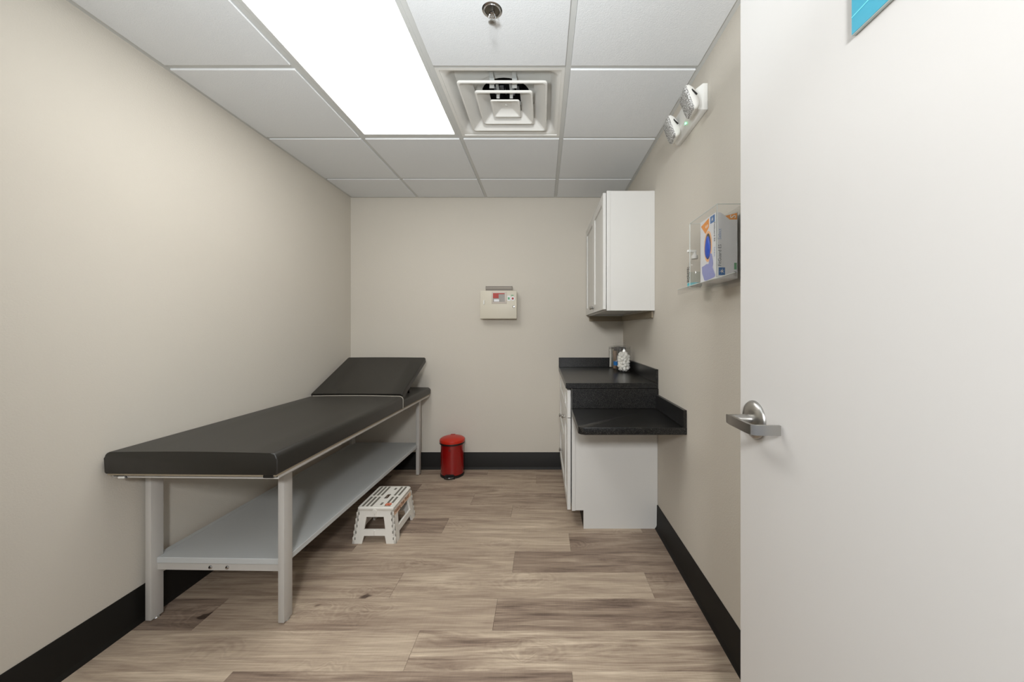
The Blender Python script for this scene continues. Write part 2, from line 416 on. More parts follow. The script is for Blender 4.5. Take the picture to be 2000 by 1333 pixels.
# ceiling ------------------------------------------------------------------
ceil = struct(MB().box(XL-0.05, XR+0.05, -0.26, YB+0.05, 2.62, 2.70).build('ceiling', M_dark))
GX = [XL, -1.117, -0.5055, 0.1149, XR]
GY = [-0.16, 0.449, 1.061, 1.673, 2.285, 2.899, YB]
TB = 0.012
def tee_x(y, x0, x1): return MB().box(x0, x1, y-TB, y+TB, ZC, ZC+0.004, 0.0008, 1).box(x0, x1, y-0.0015, y+0.0015, ZC+0.004, ZC+0.035)
for x in GX[1:-1]:
    b = MB().box(x-TB, x+TB, -0.138, YB-0.004, ZC, ZC+0.004, 0.0008, 1).box(x-0.0015, x+0.0015, -0.138, YB-0.02, ZC+0.004, ZC+0.035)
    b.build('grid_runner', M_grid, ceil)
for y in GY[1:-1]:
    for i in range(4):
        if y == GY[2] and i == 1: pass
        if abs(y-1.673) < .01 and i == 1: continue     # the light spans two cells
        tee_x(y, GX[i]+(TB if i else 0.002), GX[i+1]-(TB if i < 3 else 0.002)).build('grid_cross_bar', M_grid, ceil)
# wall angles
struct(MB().box(XL, XL+0.022, -0.138, YB, ZC-0.001, ZC+0.001).box(XL, XL+0.0015, 0, YB, ZC, ZC+0.022).build('trim_2', M_grid))
struct(MB().box(XR-0.022, XR, -0.138, YB, ZC-0.001, ZC+0.001).box(XR-0.0015, XR, 0, YB, ZC, ZC+0.022).build('trim_3', M_grid))
struct(MB().box(XL+0.022, XR-0.022, YB-0.022, YB, ZC-0.001, ZC+0.001).build('trim_4', M_grid))
for j in range(6):
    for i in range(4):
        if i == 1 and j in (2, 3): continue        # light
        if i == 2 and j == 3: continue             # air diffuser
        x0 = GX[i]+(0.0125 if i else 0.0225); x1 = GX[i+1]-(0.0125 if i < 3 else 0.0225)
        y0 = max(GY[j]+0.0125, -0.136); y1 = GY[j+1]-(0.0125 if j < 5 else 0.0225)
        if y1-y0 < 0.05: continue
        dz = 0; 
        t = MB()
        if i == 0 and j == 2:
            x0 += 0.005; y1 -= 0.003             # this tile sits a little off its ledge: dark gap by the wall
        t.box(x0, x1, y0, y1, ZC-0.007, ZC+0.003, 0.002, 1)
        t.box(x0-0.006, x1+0.006, y0-0.006, y1+0.006, ZC+0.0045, ZC+0.018) if not (i == 0 and j == 2) else t.box(x0, x1, y0, y1, ZC+0.003, ZC+0.018)
        t.build('ceiling_tile', M_tile, ceil)

# ------------------------------------------------------------------ recessed troffer light
lt = thing('ceiling_light', 'long rectangular white troffer light glowing in the ceiling grid', 'ceiling light', (-0.811, 1.673, ZC))
o = (-0.811, 1.673, ZC)
lx0, lx1, ly0, ly1 = -1.105, -0.5175, 1.073, 2.273
fr = MB(o)
for a in ((lx0, lx0+0.019, ly0, ly1), (lx1-0.019, lx1, ly0, ly1), (lx0+0.019, lx1-0.019, ly0, ly0+0.022), (lx0+0.019, lx1-0.019, ly1-0.022, ly1)):
    fr.box(*a, ZC-0.001, ZC+0.012, 0.0015, 1)
fr.build('frame', M_grid, lt)
MB(o).box(lx0+0.017, lx1-0.017, ly0+0.02, ly1-0.02, ZC+0.004, ZC+0.008).build('diffuser', M_panel, lt)
MB(o).box(lx0, lx1, ly0, ly1, ZC+0.0125, ZC+0.09).build('housing', M_grid, lt)

# ------------------------------------------------------------------ air diffuser
vx, vy = -0.1953, 1.979
av = thing('air_diffuser', 'square white air vent with three nested louvres beside the ceiling light', 'air vent', (vx, vy, ZC))
o = (vx, vy, ZC)
def sqloop(h, z, r, n=8, circ=0.0, R=0):
    pts = []
    for qx, qy, a0 in ((1, 1, 0), (-1, 1, PI/2), (-1, -1, PI), (1, -1, 3*PI/2)):
        for k in range(n+1):
            a = a0+PI/2*k/n
            p = (vx+qx*(h-r)+r*math.cos(a), vy+qy*(h-r)+r*math.sin(a))
            q = (vx+R*math.cos(a), vy+R*math.sin(a))
            pts.append((p[0]*(1-circ)+q[0]*circ, p[1]*(1-circ)+q[1]*circ, z))
    return pts
bp = MB(o)
bp.loft([sqloop(0.298, ZC+0.004, 0.001), sqloop(0.298, ZC-0.001, 0.001), sqloop(0.283, ZC-0.001, 0.004), sqloop(0.281, ZC+0.003, 0.004), sqloop(0.272, ZC+0.004, 0.035), sqloop(0.262, ZC+0.012, 0.05),
         sqloop(0.247, ZC+0.035, 0.05), sqloop(0.235, ZC+0.055, 0.05), sqloop(0.215, ZC+0.062, 0.05, circ=0.5, R=0.2), sqloop(0.15, ZC+0.064, 0.05, circ=1, R=0.165), sqloop(0.15, ZC+0.070, 0.05, circ=1, R=0.160), sqloop(0.15, ZC+0.071, 0.05, circ=1, R=0.128),
         sqloop(0.15, ZC+0.098, 0.05, circ=1, R=0.128)], cap0=False, cap1=False)
pan = bp.build('back_pan', M_plastic, av, smooth=True)
dk = MB(o); dk.loft([sqloop(0.15, ZC+0.098, 0.05, circ=1, R=0.129), sqloop(0.15, ZC+0.17, 0.05, circ=1, R=0.129)], cap0=False, cap1=True)
dk.build('duct', M_dark, av, smooth=True)
fl = MB(o)      # creased foil of the flexible duct seen in the neck
for q in range(5):
    fl.box(vx-0.07+q*0.03, vx-0.055+q*0.03+0.012*math.sin(q*2.3), vy+0.02, vy+0.08, ZC+0.12+0.008*math.sin(q*1.7), ZC+0.124+0.008*math.sin(q*1.7), 0.002, 1)
fl.build('duct_liner', M_duct, av)
def cone(h, z, deep, r, name):
    pr = [(h-0.001, .006), (h, 0.002), (h-0.001, -0.003), (h-0.005, -0.005), (h-0.010, -0.004), (h-0.0125, 0.0), (h-0.0125-deep*1.5, deep), (h-0.010-deep*1.5, deep+0.0012)]
    return MB(o).loft([sqloop(a, ZC-0.008+z+dz, max(r*a/h*0.9, 0.004)) for a, dz in pr], closed=True).build(name, M_plastic, av, smooth=True)
cone(0.218, 0, 0.036, 0.018, 'louvre')
cone(0.145, 0, 0.036, 0.015, 'louvre')
cp = MB(o)
cp.loft([sqloop(0.030, ZC+0.0135, 0.003), sqloop(0.074, ZC-0.004, 0.010), sqloop(0.076, ZC-0.008, 0.010), sqloop(0.073, ZC-0.012, 0.010), sqloop(0.066, ZC-0.010, 0.009), sqloop(0.064, ZC-0.007, 0.008),
         sqloop(0.030, ZC+0.012, 0.003), ], cap0=True, cap1=True)
cp.build('centre_louvre', M_plastic, av, smooth=True)
MB(o).lathe([(0.0, -0.002), (0.006, -0.001), (0.007, 0.002), (0.007, 0.004)], (vx, vy, ZC+0.009), 16).build('centre_screw', M_plastic, av, smooth=True)
for sy in (-1, 1):
    for sx in (-1, 1):
        MB(o).box(vx+sx*0.056-0.012, vx+sx*0.056+0.012, vy+sy*0.150-0.002, vy+sy*0.150+0.002, ZC+0.004, ZC+0.06, 0.001, 1).box(vx+sx*0.056-0.010, vx+sx*0.056+0.010, vy+sy*0.110, vy+sy*0.215, ZC+0.050, ZC+0.053).build('bracket', M_grid, av)
        MB(o).box(vx+sx*0.034-0.008, vx+sx*0.034+0.008, vy+sy*0.079-0.002, vy+sy*0.079+0.002, ZC-0.002, ZC+0.04, 0.001, 1).box(vx+sx*0.034-0.007, vx+sx*0.034+0.007, vy+sy*0.05, vy+sy*0.125, ZC+0.036, ZC+0.039).build('bracket', M_grid, av)

# ------------------------------------------------------------------ sprinkler
sx_, sy_ = -0.1876, 1.372
sp = thing('sprinkler', 'chrome fire sprinkler head hanging from a white ceiling tile', 'sprinkler', (sx_, sy_, ZC-0.007))
o = (sx_, sy_, ZC-0.007); zt = ZC-0.007
MB(o).lathe([(0.0, 0.0015), (0.026, 0.0015), (0.0275, -0.003), (0.0285, -0.0035), (0.030, -0.001), (0.036, -0.0006), (0.0375, 0.0)], (sx_, sy_, zt), 40).build('escutcheon', M_chrome, sp, smooth=True)
MB(o).lathe([(0.0, -0.0012), (0.0258, -0.0006), (0.0258, 0.0)], (sx_, sy_, zt), 40).build('escutcheon_cup', M_dkchrome, sp, smooth=True)
MB(o).lathe([(0.010, 0.0), (0.010, -0.010), (0.012, -0.011), (0.012, -0.016), (0.006, -0.019), (0.0, -0.019)], (sx_, sy_, zt), 12).build('body', M_chrome, sp)
fa = MB(o)
for s in (-1, 1): fa.tube([(sx_+s*0.009, sy_, zt-0.014), (sx_+s*0.013, sy_, zt-0.024), (sx_+s*0.009, sy_, zt-0.036), (sx_+s*0.002, sy_, zt-0.042)], 0.0018, 8)
fa.tube([(sx_, sy_, zt-0.018), (sx_, sy_, zt-0.042)], 0.0015, 8)
fa.build('frame_arms', M_chrome, sp, smooth=True)
df = MB(o).lathe([(0.004, -0.040), (0.006, -0.046), (0.0, -0.047)], (sx_, sy_, zt), 12)
for k in range(18):
    a = 2*PI*k/18; ca, sa = math.cos(a), math.sin(a)
    Mx = Matrix.Translation((sx_, sy_, zt-0.045)) @ Matrix.Rotation(a, 4, 'Z')
    df.box(0.004, 0.0145, -0.0011, 0.0011, -0.0006, 0.0006, M=Mx)
df.lathe([(0.006, -0.0006), (0.007, 0.0006), (0, 0.0006)], (sx_, sy_, zt-0.045), 16)
df.build('deflector', M_nickel, sp)

# ------------------------------------------------------------------ emergency light on the right wall
el = thing('emergency_light', 'white twin-head emergency light high on the right wall', 'emergency light', (XR, 1.77, 2.27))
o = (XR, 1.77, 2.27)
def ringbox(cy, cz, hy, hz, x): return [(x, cy-hy, cz-hz), (x, cy+hy, cz-hz), (x, cy+hy, cz+hz), (x, cy-hy, cz+hz)]
hb = MB(o).loft([ringbox(1.772, 2.267, .160, .058, XR-0.0005), ringbox(1.772, 2.267, .160, .058, XR-0.022), ringbox(1.772, 2.269, .128, .040, XR-0.056)])
hb._bev(None, 0.003, 2, list(hb.bm.edges)); hb.build('housing', M_plastic, el, smooth=True)
def lamp_head(cy, cz, cx):
    Mr = Matrix.Translation((cx, cy, cz)) @ Matrix.Rotation(math.radians(-6), 4, 'Z') @ Matrix.Rotation(math.radians(-20), 4, 'Y')
    sh = []
    for xx, hy, hz, r in ((-0.002, .048, .055, .012), (0.010, .048, .055, .014), (0.026, .040, .046, .018), (0.038, .026, .030, .018), (0.043, .014, .016, .012)):
        sh.append([Mr @ Vector((xx, p[0], p[1])) for p in rrect(hy, hz, r)])
    h = MB(o).loft(sh).build('lamp_head', M_plastic, el, smooth=True)
    ln = [[Mr @ Vector((xx, p[0], p[1])) for p in rrect(hy, hz, r)] for xx, hy, hz, r in ((-0.002, .046, .053, .011), (-0.010, .043, .050, .012), (-0.016, .033, .039, .012))]
    MB(o).loft(ln).build('lens', M_lamplens, h, smooth=True)
    Ms = Mr @ Matrix.Translation((0.020, -0.0445, 0.012)) @ Matrix.Rotation(math.radians(-25), 4, 'Y')
    MB(o).box(-0.003, 0.003, -0.002, 0.002, -0.016, 0.016, M=Ms).build('vent_slot', M_black, h)
    MB(o).cyl(Mr @ Vector((0.036, 0, 0)), (XR-0.045, cy+0.012, cz+0.0), 0.013, 16).build('swivel', M_plastic, el, smooth=True)
lamp_head(1.615, 2.240, XR-0.088)
lamp_head(1.835, 2.238, XR-0.088)
MB(o).cyl((XR-0.046, 1.742, 2.2215), (XR-0.050, 1.742, 2.2185), 0.0035, 12).build('indicator', M_led, el)
MB(o).cyl((XR-0.046, 1.760, 2.2215), (XR-0.050, 1.760, 2.2185), 0.0035, 12).build('test_button', M_plastic, el)

# ------------------------------------------------------------------ door leaf (open, parallel to the right wall)
DY1 = 0.93
door = struct(MB().box(DX, DX+0.044, -0.125, DY1, 0.012, 2.135, 0.0015, 1).build('door_1', M_cream))
hy, hz = 0.866, 1.036
dh = MB().box(0, 0.001, 0, 0.001, 0, 0.001).bm.free()
rs = MB().lathe([(0.0, -0.0135), (0.016, -0.0135), (0.030, -0.0125), (0.0415, -0.007), (0.0445, -0.003), (0.0445, -0.0005), (0, -0.0005)], (DX, hy, hz), 48, 'x')
hdl = rs.build('handle_rose', M_nickel, door, smooth=True)
lv = MB().cyl((DX-0.012, hy, hz), (DX-0.058, hy, hz+0.002), 0.0125, 24, 0.0105)
lev = []
pathp = [(DX-0.0565, hy+0.014, .006), (DX-0.0590, hy+0.009, .0098), (DX-0.060, hy-0.004, .011), (DX-0.0605, hy-0.080, .0105), (DX-0.0590, hy-0.0905, .0105), (DX-0.052, hy-0.096, .0105), (DX-0.004, hy-0.0985, .0105)]
def band(path, th):
    loops = []
    for i, (x, y, h) in enumerate(path):
        p0 = path[max(i-1, 0)]; p1 = path[min(i+1, len(path)-1)]
        d = Vector((p1[0]-p0[0], p1[1]-p0[1], 0)).normalized(); nrm = Vector((-d.y, d.x, 0))
        c = Vector((x, y, hz+0.001))
        loops.append([c+nrm*th+Vector((0, 0, h)), c-nrm*th+Vector((0, 0, h)), c-nrm*th-Vector((0, 0, h)), c+nrm*th-Vector((0, 0, h))])
    return loops
lv.loft(band(pathp, 0.0035))
lv.loft([[(DX-0.058, hy+0.010*math.cos(a), hz+0.0105*math.sin(a)) for a in [2*PI*i/20 for i in range(20)]],
         [(DX-0.030, hy+0.011*math.cos(a), hz+0.011*math.sin(a)) for a in [2*PI*i/20 for i in range(20)]]])
lv.build('handle_lever', M_nickel, door, smooth=True)
MB().box(DX+0.008, DX+0.036, DY1-0.0005, DY1+0.0015, hz-0.028, hz+0.028).build('latch_plate', M_nickel, door)
for z in (0.25, 1.08, 1.92): MB().cyl((DX+0.05, -0.118, z-0.05), (DX+0.05, -0.118, z+0.05), 0.007, 12).build('hinge', M_nickel, door, smooth=True)

# sign on the door
sg = thing('door_sign', 'teal sign with a white pulse line on the open white door', 'sign', (DX, 0.50, 1.80))
o = (DX, 0.50, 1.80)
sy0, sy1, sz0, sz1 = 0.330, 0.5875, 1.713, 1.93
MB(o).box(DX-0.0062, DX-0.0002, sy0, sy1, sz0, sz1, 0.0006, 1).build('sign_plate', M_signedge, sg)
MB(o).box(DX-0.0068, DX-0.0061, sy0+0.001, sy1-0.001, sz0+0.001, sz1-0.001).build('sign_print', M_teal, sg)
# pulse line
pl = [(0.0, .028), (.040, .030), (.048, .026), (.054, .040), (.062, .024), (.070, .060), (.080, .004), (.092, .11), (.104, .055), (.112, .085), (.120, .070), (.16, .072), (.255, .072)]
tp = MB(o)
for (a, b_), (c, d) in zip(pl, pl[1:]):
    p0 = Vector((DX-0.0069, sy1-0.001-a, sz0+b_)); p1 = Vector((DX-0.0069, sy1-0.001-c, sz0+d))
    dr = (p1-p0).normalized(); nn = Vector((0, -dr.z, dr.y))*0.0009
    tp.loft([[p0+nn, p0-nn, p0-nn+Vector((-.0003, 0, 0)), p0+nn+Vector((-.0003, 0, 0))], [p1+nn, p1-nn, p1-nn+Vector((-.0003, 0, 0)), p1+nn+Vector((-.0003, 0, 0))]])
tp.build('pulse_line', M_cyan, sg)

# ------------------------------------------------------------------ wall control panel (back wall)
bx0, bx1, bz0, bz1, byf = -0.547, -0.227, 1.346, 1.592, YB-0.092
cpn = thing('control_panel', 'small ivory alarm control box with red indicator mounted on back wall', 'control box', (-0.387, YB, 1.47))
o = (-0.387, YB, 1.47)
MB(o).box(bx0+0.004, bx1-0.004, byf+0.012, YB-0.0005, bz0+0.003, bz1-0.003, 0.003, 2).build('box_body', M_box, cpn, smooth=True)
dr = MB(o).box(bx0, bx1, byf, byf+0.014, bz0, bz1, 0.004, 2).build('box_door', M_box, cpn, smooth=True)
px = lambda x: (x-1060)*byf/722
pz = lambda y: CAMZ-(y-645.5)*byf/722
f = MB(o).box(px(960.2), px(989.8), byf-0.004, byf, pz(593.5), pz(570), 0.003, 2)
f.build('window_frame', M_box2, dr, smooth=True)
MB(o).box(px(963), px(986), byf-0.0048, byf-0.0038, pz(590), pz(573)).build('window_pane', M_lens, dr)
MB(o).box(px(963), px(974), byf-0.0056, byf-0.0046, pz(583), pz(573.5)).build('red_display', M_redlab, dr)
MB(o).box(px(963), px(985.5), byf-0.0058, byf-0.0046, pz(575), pz(573)).build('window_header', M_redlab, dr)
MB(o).box(px(965), px(975), byf-0.0056, byf-0.0046, pz(589.5), pz(585)).build('label_strip', M_carton, dr)
MB(o).lathe([(0.0, -0.0032), (0.009, -0.003), (0.0105, 0)], (px(1001.5), byf, pz(583.5)), 20, 'y').build('red_button', M_redlab, dr, smooth=True)
MB(o).lathe([(0.0, -0.0012), (0.018, -0.001), (0.018, 0)], (px(1001.5), byf, pz(583.5)), 24, 'y').build('button_ring', M_carton, dr)
MB(o).box(px(991), px(997), byf-0.0012, byf, pz(588), pz(578)).build('sticker', M_carton, dr)
MB(o).box(px(992), px(995.5), byf-0.0018, byf-0.001, pz(585.5), pz(581)).box(px(998), px(1003), byf-0.0018, byf-0.0001, pz(578), pz(576.5)).build('green_mark', M_green, dr)
MB(o).lathe([(0.0, -0.006), (0.009, -0.005), (0.012, 0)], (px(1003.2), byf, pz(599.5)), 20, 'y').build('key_lock', M_chrome, dr, smooth=True)
MB(o).box(px(944), px(946.5), byf-0.010, byf, pz(595), pz(587), 0.002, 1).build('door_pull', M_plastic, dr)
for q in (bz0+0.02, bz1-0.06): MB(o).box(bx0-0.003, bx0+0.006, byf+0.010, byf+0.022, q, q+0.04).build('hinge', M_box2, cpn)
bk = MB(o).box(-0.508, -0.272, YB-0.030, YB-0.0005, 1.588, 1.640, 0.002, 1).build('mounting_bracket', M_plate, cpn)
L(bk, 'grey-brown mounting bracket')
MB(o).box(-0.505, -0.275, YB-0.033, YB-0.0295, 1.620, 1.624).box(-0.505, -0.275, YB-0.033, YB-0.0295, 1.636, 1.640).build('bracket_rib', M_box2, bk)

# ------------------------------------------------------------------ shaker fronts facing -X
def shaker(name, parent, o, xf, y0, y1, z0, z1, rail=0.057, knob=None, thick=0.021):
    fr = MB(o)
    fr.box(xf, xf+thick, y0, y0+rail, z0, z1, 0.001, 1).box(xf, xf+thick, y1-rail, y1, z0, z1, 0.001, 1)
    fr.box(xf, xf+thick, y0+rail, y1-rail, z0, z0+rail, 0.001, 1).box(xf, xf+thick, y0+rail, y1-rail, z1-rail, z1, 0.001, 1)
    d = fr.build(name, M_white, parent)
    MB(o).box(xf+0.009, xf+0.016, y0+rail-0.004, y1-rail+0.004, z0+rail-0.004, z1-rail+0.004).build('recessed_panel', M_white, d)
    if knob:
        ky, kz = knob
        k = MB(o).lathe([(0.0, -0.026), (0.009, -0.0255), (0.0135, -0.022), (0.0145, -0.018), (0.011, -0.013), (0.006, -0.010), (0.006, -0.004), (0.009, -0.001), (0.009, 0), (0, 0)], (xf, ky, kz), 20, 'x').build('knob', M_nickel, d, smooth=True)
    return d

# wall cabinet
uc = thing('wall_cabinet', 'white two-door wall cabinet mounted above the black counter', 'cabinet', (0.56, 2.85, 1.372))
o = (0.56, 2.85, 1.372)
ux, uy0, uy1, uz0, uz1 = 0.4115, 2.378, YB-0.002, 1.372, 2.143
bd = MB(o).box(ux, XR-0.001, uy0, uy0+0.016, uz0, uz1, 0.0008, 1).box(ux, XR-0.001, uy1-0.016, uy1, uz0, uz1)
bd.box(ux, XR-0.001, uy0+0.016, uy1-0.016, uz1-0.016, uz1).box(ux+0.02, XR-0.001, uy0+0.016, uy1-0.016, uz0+0.014, uz0+0.028)
bd.box(XR-0.008, XR-0.001, uy0+0.016, uy1-0.016, uz0+0.028, uz1-0.016)
bd.box(ux, ux+0.02, uy0+0.016, uy1-0.016, uz0, uz0+0.038).box(ux, ux+0.02, uy0+0.016, uy0+0.03, uz0, uz1)
bd.build('body', M_white, uc)
MB(o).box(ux-0.0004, ux+0.022, uy0-0.0025, uy0+0.0001, uz0, uz1, 0.0006, 1).box(XR-0.030, XR-0.001, uy0-0.0025, uy0+0.0001, uz0, uz1, 0.0006, 1).build('edge_strip', M_white, uc)
ymid = (uy0+uy1)/2
d1 = shaker('cabinet_door', uc, o, 0.3885, uy0+0.004, ymid-0.0015, uz0+0.008, uz1-0.012, knob=(ymid-0.030, uz0+0.045), thick=0.0195)
d2 = shaker('cabinet_door', uc, o, 0.3885, ymid+0.0015, uy1-0.004, uz0+0.008, uz1-0.012, knob=(ymid+0.030, uz0+0.045), thick=0.0195)
vnt = MB(o)
for k in range(5):
    a = math.radians(-60+30*k); vnt.box(0.555+0.022*math.sin(a)-0.004, 0.555+0.022*math.sin(a)+0.004, 2.62+0.02*math.cos(a), 2.65+0.03*math.cos(a), uz0+0.0125, uz0+0.0142)
vnt.build('underside_vent', M_black, uc)
MB(o).box(ux+0.005, XR-0.002, uy1-0.010, uy1, uz0-0.045, uz0-0.0005, 0.001, 1).box(XR-0.012, XR-0.002, uy0+0.03, uy1-0.010, uz0-0.045, uz0-0.0005, 0.001, 1).build('mounting_rail', M_under, uc)

# base cabinet
bc = thing('base_cabinet', 'white shaker base cabinet under the black counter', 'cabinet', (0.46, 2.81, 0))
o = (0.46, 2.81, 0)
cy0, cx0 = 2.3185, 0.183
side = [(cx0, 0.880), (cx0, 0.115), (0.2565, 0.115), (0.2565, 0.0), (XR-0.001, 0.0), (XR-0.001, 0.880)]
MB(o).prism(side, 'y', cy0, cy0+0.018).build('side_panel', M_white, bc)
bb = MB(o).box(cx0, XR-0.001, cy0+0.018, YB-0.002, 0.115, 0.133).box(cx0, XR-0.001, YB-0.02, YB-0.002, 0.0, 0.88).box(XR-0.008, XR-0.001, cy0+0.018, YB-0.02, 0.133, 0.88)
bb.box(cx0, cx0+0.02, cy0+0.018, YB-0.02, 0.84, 0.88).box(cx0, cx0+0.02, cy0+0.018, cy0+0.04, 0.133, 0.84).box(cx0, cx0+0.02, 2.60, 2.64, 0.133, 0.84).box(cx0, cx0+0.02, 2.64, YB-0.02, 0.68, 0.70)
bb.build('body', M_white, bc)
L(MB(o).box(0.2565, 0.268, cy0+0.018, YB-0.02, 0.0, 0.1145).build('toe_kick', M_base, bc), 'black toe kick')
MB(o).box(cx0-0.0005, cx0+0.021, cy0-0.003, cy0+0.0001, 0.113, 0.880, 0.0006, 1).build('edge_strip', M_white, bc)
fx = 0.1545
shaker('drawer', bc, o, fx, cy0+0.002, 2.617, 0.696, 0.869, rail=0.045)
shaker('cabinet_door', bc, o, fx, cy0+0.002, 2.617, 0.118, 0.691, knob=(2.545, 0.653))
shaker('drawer', bc, o, fx, 2.620, YB-0.006, 0.696, 0.869, rail=0.045)
shaker('drawer', bc, o, fx, 2.620, YB-0.006, 0.430, 0.691, rail=0.05, knob=(2.93, 0.572))
shaker('drawer', bc, o, fx, 2.620, YB-0.006, 0.118, 0.425, rail=0.05, knob=(2.93, 0.300))

# upper countertop
ct = thing('countertop', 'black speckled countertop with backsplash on the white base cabinet', 'countertop', (0.43, 2.81, 0.881))
o = (0.43, 2.81, 0.881)
MB(o).box(0.1437, XR-0.001, 2.305, YB-0.001, 0.881, 0.916, 0.0025, 2).build('counter_slab', M_counter, ct)
MB(o).box(0.1437, XR-0.019, YB-0.019, YB-0.001, 0.9165, 1.001, 0.0015, 1).build('back_splash', M_counter, ct)
MB(o).box(XR-0.018, XR-0.001, 2.305, YB-0.001, 0.9165, 1.001, 0.0015, 1).build('side_splash', M_counter, ct)
# lower desk
ld = thing('low_worktop', 'lower black speckled worktop with rounded corner in front of the cabinet', 'worktop', (0.45, 2.08, 0.722))
o = (0.45, 2.08, 0.722)
x0, x1, y0, y1 = 0.179, XR-0.001, 1.847, 2.3155
r = 0.034
ply = [(x1, y0), (x1, y1), (x0, y1)]+[(x0+r-r*math.cos(a), y0+r-r*math.sin(a)) for a in [PI/2*k/8 for k in range(9)]]
MB(o).prism(ply, 'z', 0.722, 0.758, 0.002, 2).build('worktop_slab', M_counter, ld, smooth=True)
MB(o).box(XR-0.018, XR-0.001, y0, 2.298, 0.7585, 0.845, 0.0015, 1).build('side_splash', M_counter, ld)
MB(o).box(0.183, XR-0.001, 2.299, 2.3155, 0.7585, 0.8805, 0.001, 1).build('riser', M_counter, ld)

# ------------------------------------------------------------------ jars on the counter
ZT = 0.9165
def jar(cx, cy, r, h, label):
    t = thing('jar', label, 'jar', (cx, cy, ZT), 0, 'clear plastic jars in a row on the counter')
    o = (cx, cy, ZT)
    MB(o).lathe([(r*0.9, 0.002), (r*0.97, 0.0), (r, 0.004), (r, h*0.90), (r*0.97, h*0.93), (r*0.96, h), (r*0.93, h), (r*0.94, h*0.92), (r-0.003, h*0.89), (r-0.003, 0.006), (0, 0.006)], (cx, cy, ZT), 32).build('jar_body', M_jar, t, smooth=True)
    l = MB(o).lathe([(r*0.90, h-0.010), (r*0.90, h+0.001), (r*1.03, h+0.002), (r*1.03, h+0.008), (r*0.6, h+0.013), (0.010, h+0.016), (0.009, h+0.024), (0.014, h+0.030), (0.010, h+0.037), (0, h+0.038)], (cx, cy, ZT), 32).build('lid', M_jar, t, smooth=True)
    return t
jx = 0.632
jar(jx, 2.885, 0.052, 0.195, 'clear lidded jar full of cotton balls, frontmost on the counter')
JAR2 = jar(jx-0.006, 3.002, 0.050, 0.195, 'clear lidded jar of small blue and white packets, right behind the cotton ball jar')
jar(jx-0.006, 3.116, 0.050, 0.185, 'clear lidded jar of tan tongue depressors, third from the front')
jar(jx-0.006, 3.229, 0.050, 0.180, 'clear lidded jar of white cotton swabs, farthest back by the wall')
def tumble(meshes, name, cx, cy, R, zmax, r, n, m, label, group, seed):
    rnd = random.Random(seed); pts = []; tries = 0; z = ZT+0.008+r
    while len(pts) < n and tries < 9000:
        tries += 1
        a = rnd.uniform(0, 2*PI); q = (R-r)*math.sqrt(rnd.random()); zz = rnd.uniform(ZT+0.008+r, zmax)
        p = Vector((cx+q*math.cos(a), cy+q*math.sin(a), zz))
        if zz > zmax-0.03 and q > (R-r)*(1-(zz-(zmax-0.03))/0.045): continue
        if all((p-s).length > 1.32*r for s in pts): pts.append(p)
    first = None
    for i, p in enumerate(pts):
        o_ = bpy.data.objects.new(name, meshes[i % len(meshes)]); C.objects.link(o_)
        o_.location = p; o_.rotation_euler = (rnd.uniform(0, 6), rnd.uniform(0, 6), rnd.uniform(0, 6))
        tag(o_, label, 'cotton ball', group)
    return pts
cms = []
for q in range(3):
    b = bmesh.new(); bmesh.ops.create_icosphere(b, subdivisions=3, radius=0.0145)
    for v in b.verts:
        d = noise.noise(v.co*110+Vector((q*9, 0, 0)))*0.0032+noise.noise(v.co*260+Vector((0, q*5, 0)))*0.0013
        v.co += v.co.normalized()*d
    me = bpy.data.meshes.new('cotton_ball'); b.to_mesh(me); b.free(); me.materials.append(M_cotton)
    for p in me.polygons: p.use_smooth = True
    cms.append(me)
tumble(cms, 'cotton_ball', jx, 2.885, 0.0500, ZT+0.163, 0.0145, 90, M_cotton, 'fluffy white cotton ball inside the frontmost clear jar', 'cotton balls in the frontmost jar', 3)
# packets in the second jar
rnd = random.Random(11)
pk = MB((jx-0.006, 3.002, ZT))
for k in range(16):
    a = rnd.uniform(0, 2*PI); q = rnd.uniform(0, 0.026)
    Mx = Matrix.Translation((jx-0.006+q*math.cos(a), 3.002+q*math.sin(a), ZT+0.035+rnd.uniform(0, 0.07))) @ Matrix.Rotation(rnd.uniform(0, PI), 4, 'Z') @ Matrix.Rotation(rnd.uniform(-0.5, 0.5), 4, 'X')
    pk.box(-0.014, 0.014, -0.0015, 0.0015, -0.018, 0.018, M=Mx)
tag(pk.build('wrapped_packets', M_carton), 'heap of small white wrapped packets inside the second clear jar', 'packets', kind='stuff')
pk = MB((jx-0.006, 3.002, ZT))
pk.lathe([(0.0505, 0.045), (0.0508, 0.046), (0.0508, 0.074), (0.0505, 0.075)], (jx-0.006, 3.002, ZT), 32)
pk.build('blue_label', M_blue, JAR2)
td = MB((jx-0.006, 3.116, ZT))
for k in range(26):
    a = rnd.uniform(0, 2*PI); q = rnd.uniform(0, 0.032)
    Mx = Matrix.Translation((jx-0.006+q*math.cos(a), 3.116+q*math.sin(a), ZT+0.083)) @ Matrix.Rotation(rnd.uniform(0, PI), 4, 'Z') @ Matrix.Rotation(rnd.uniform(-0.06, 0.06), 4, 'X')
    td.box(-0.008, 0.008, -0.0008, 0.0008, -0.074, 0.074+rnd.uniform(-.006, .0), M=Mx)
tag(td.build('tongue_depressors', M_wood), 'bundle of tan wooden tongue depressors inside the third clear jar', 'tongue depressors', kind='stuff')
sw = MB((jx-0.006, 3.229, ZT))
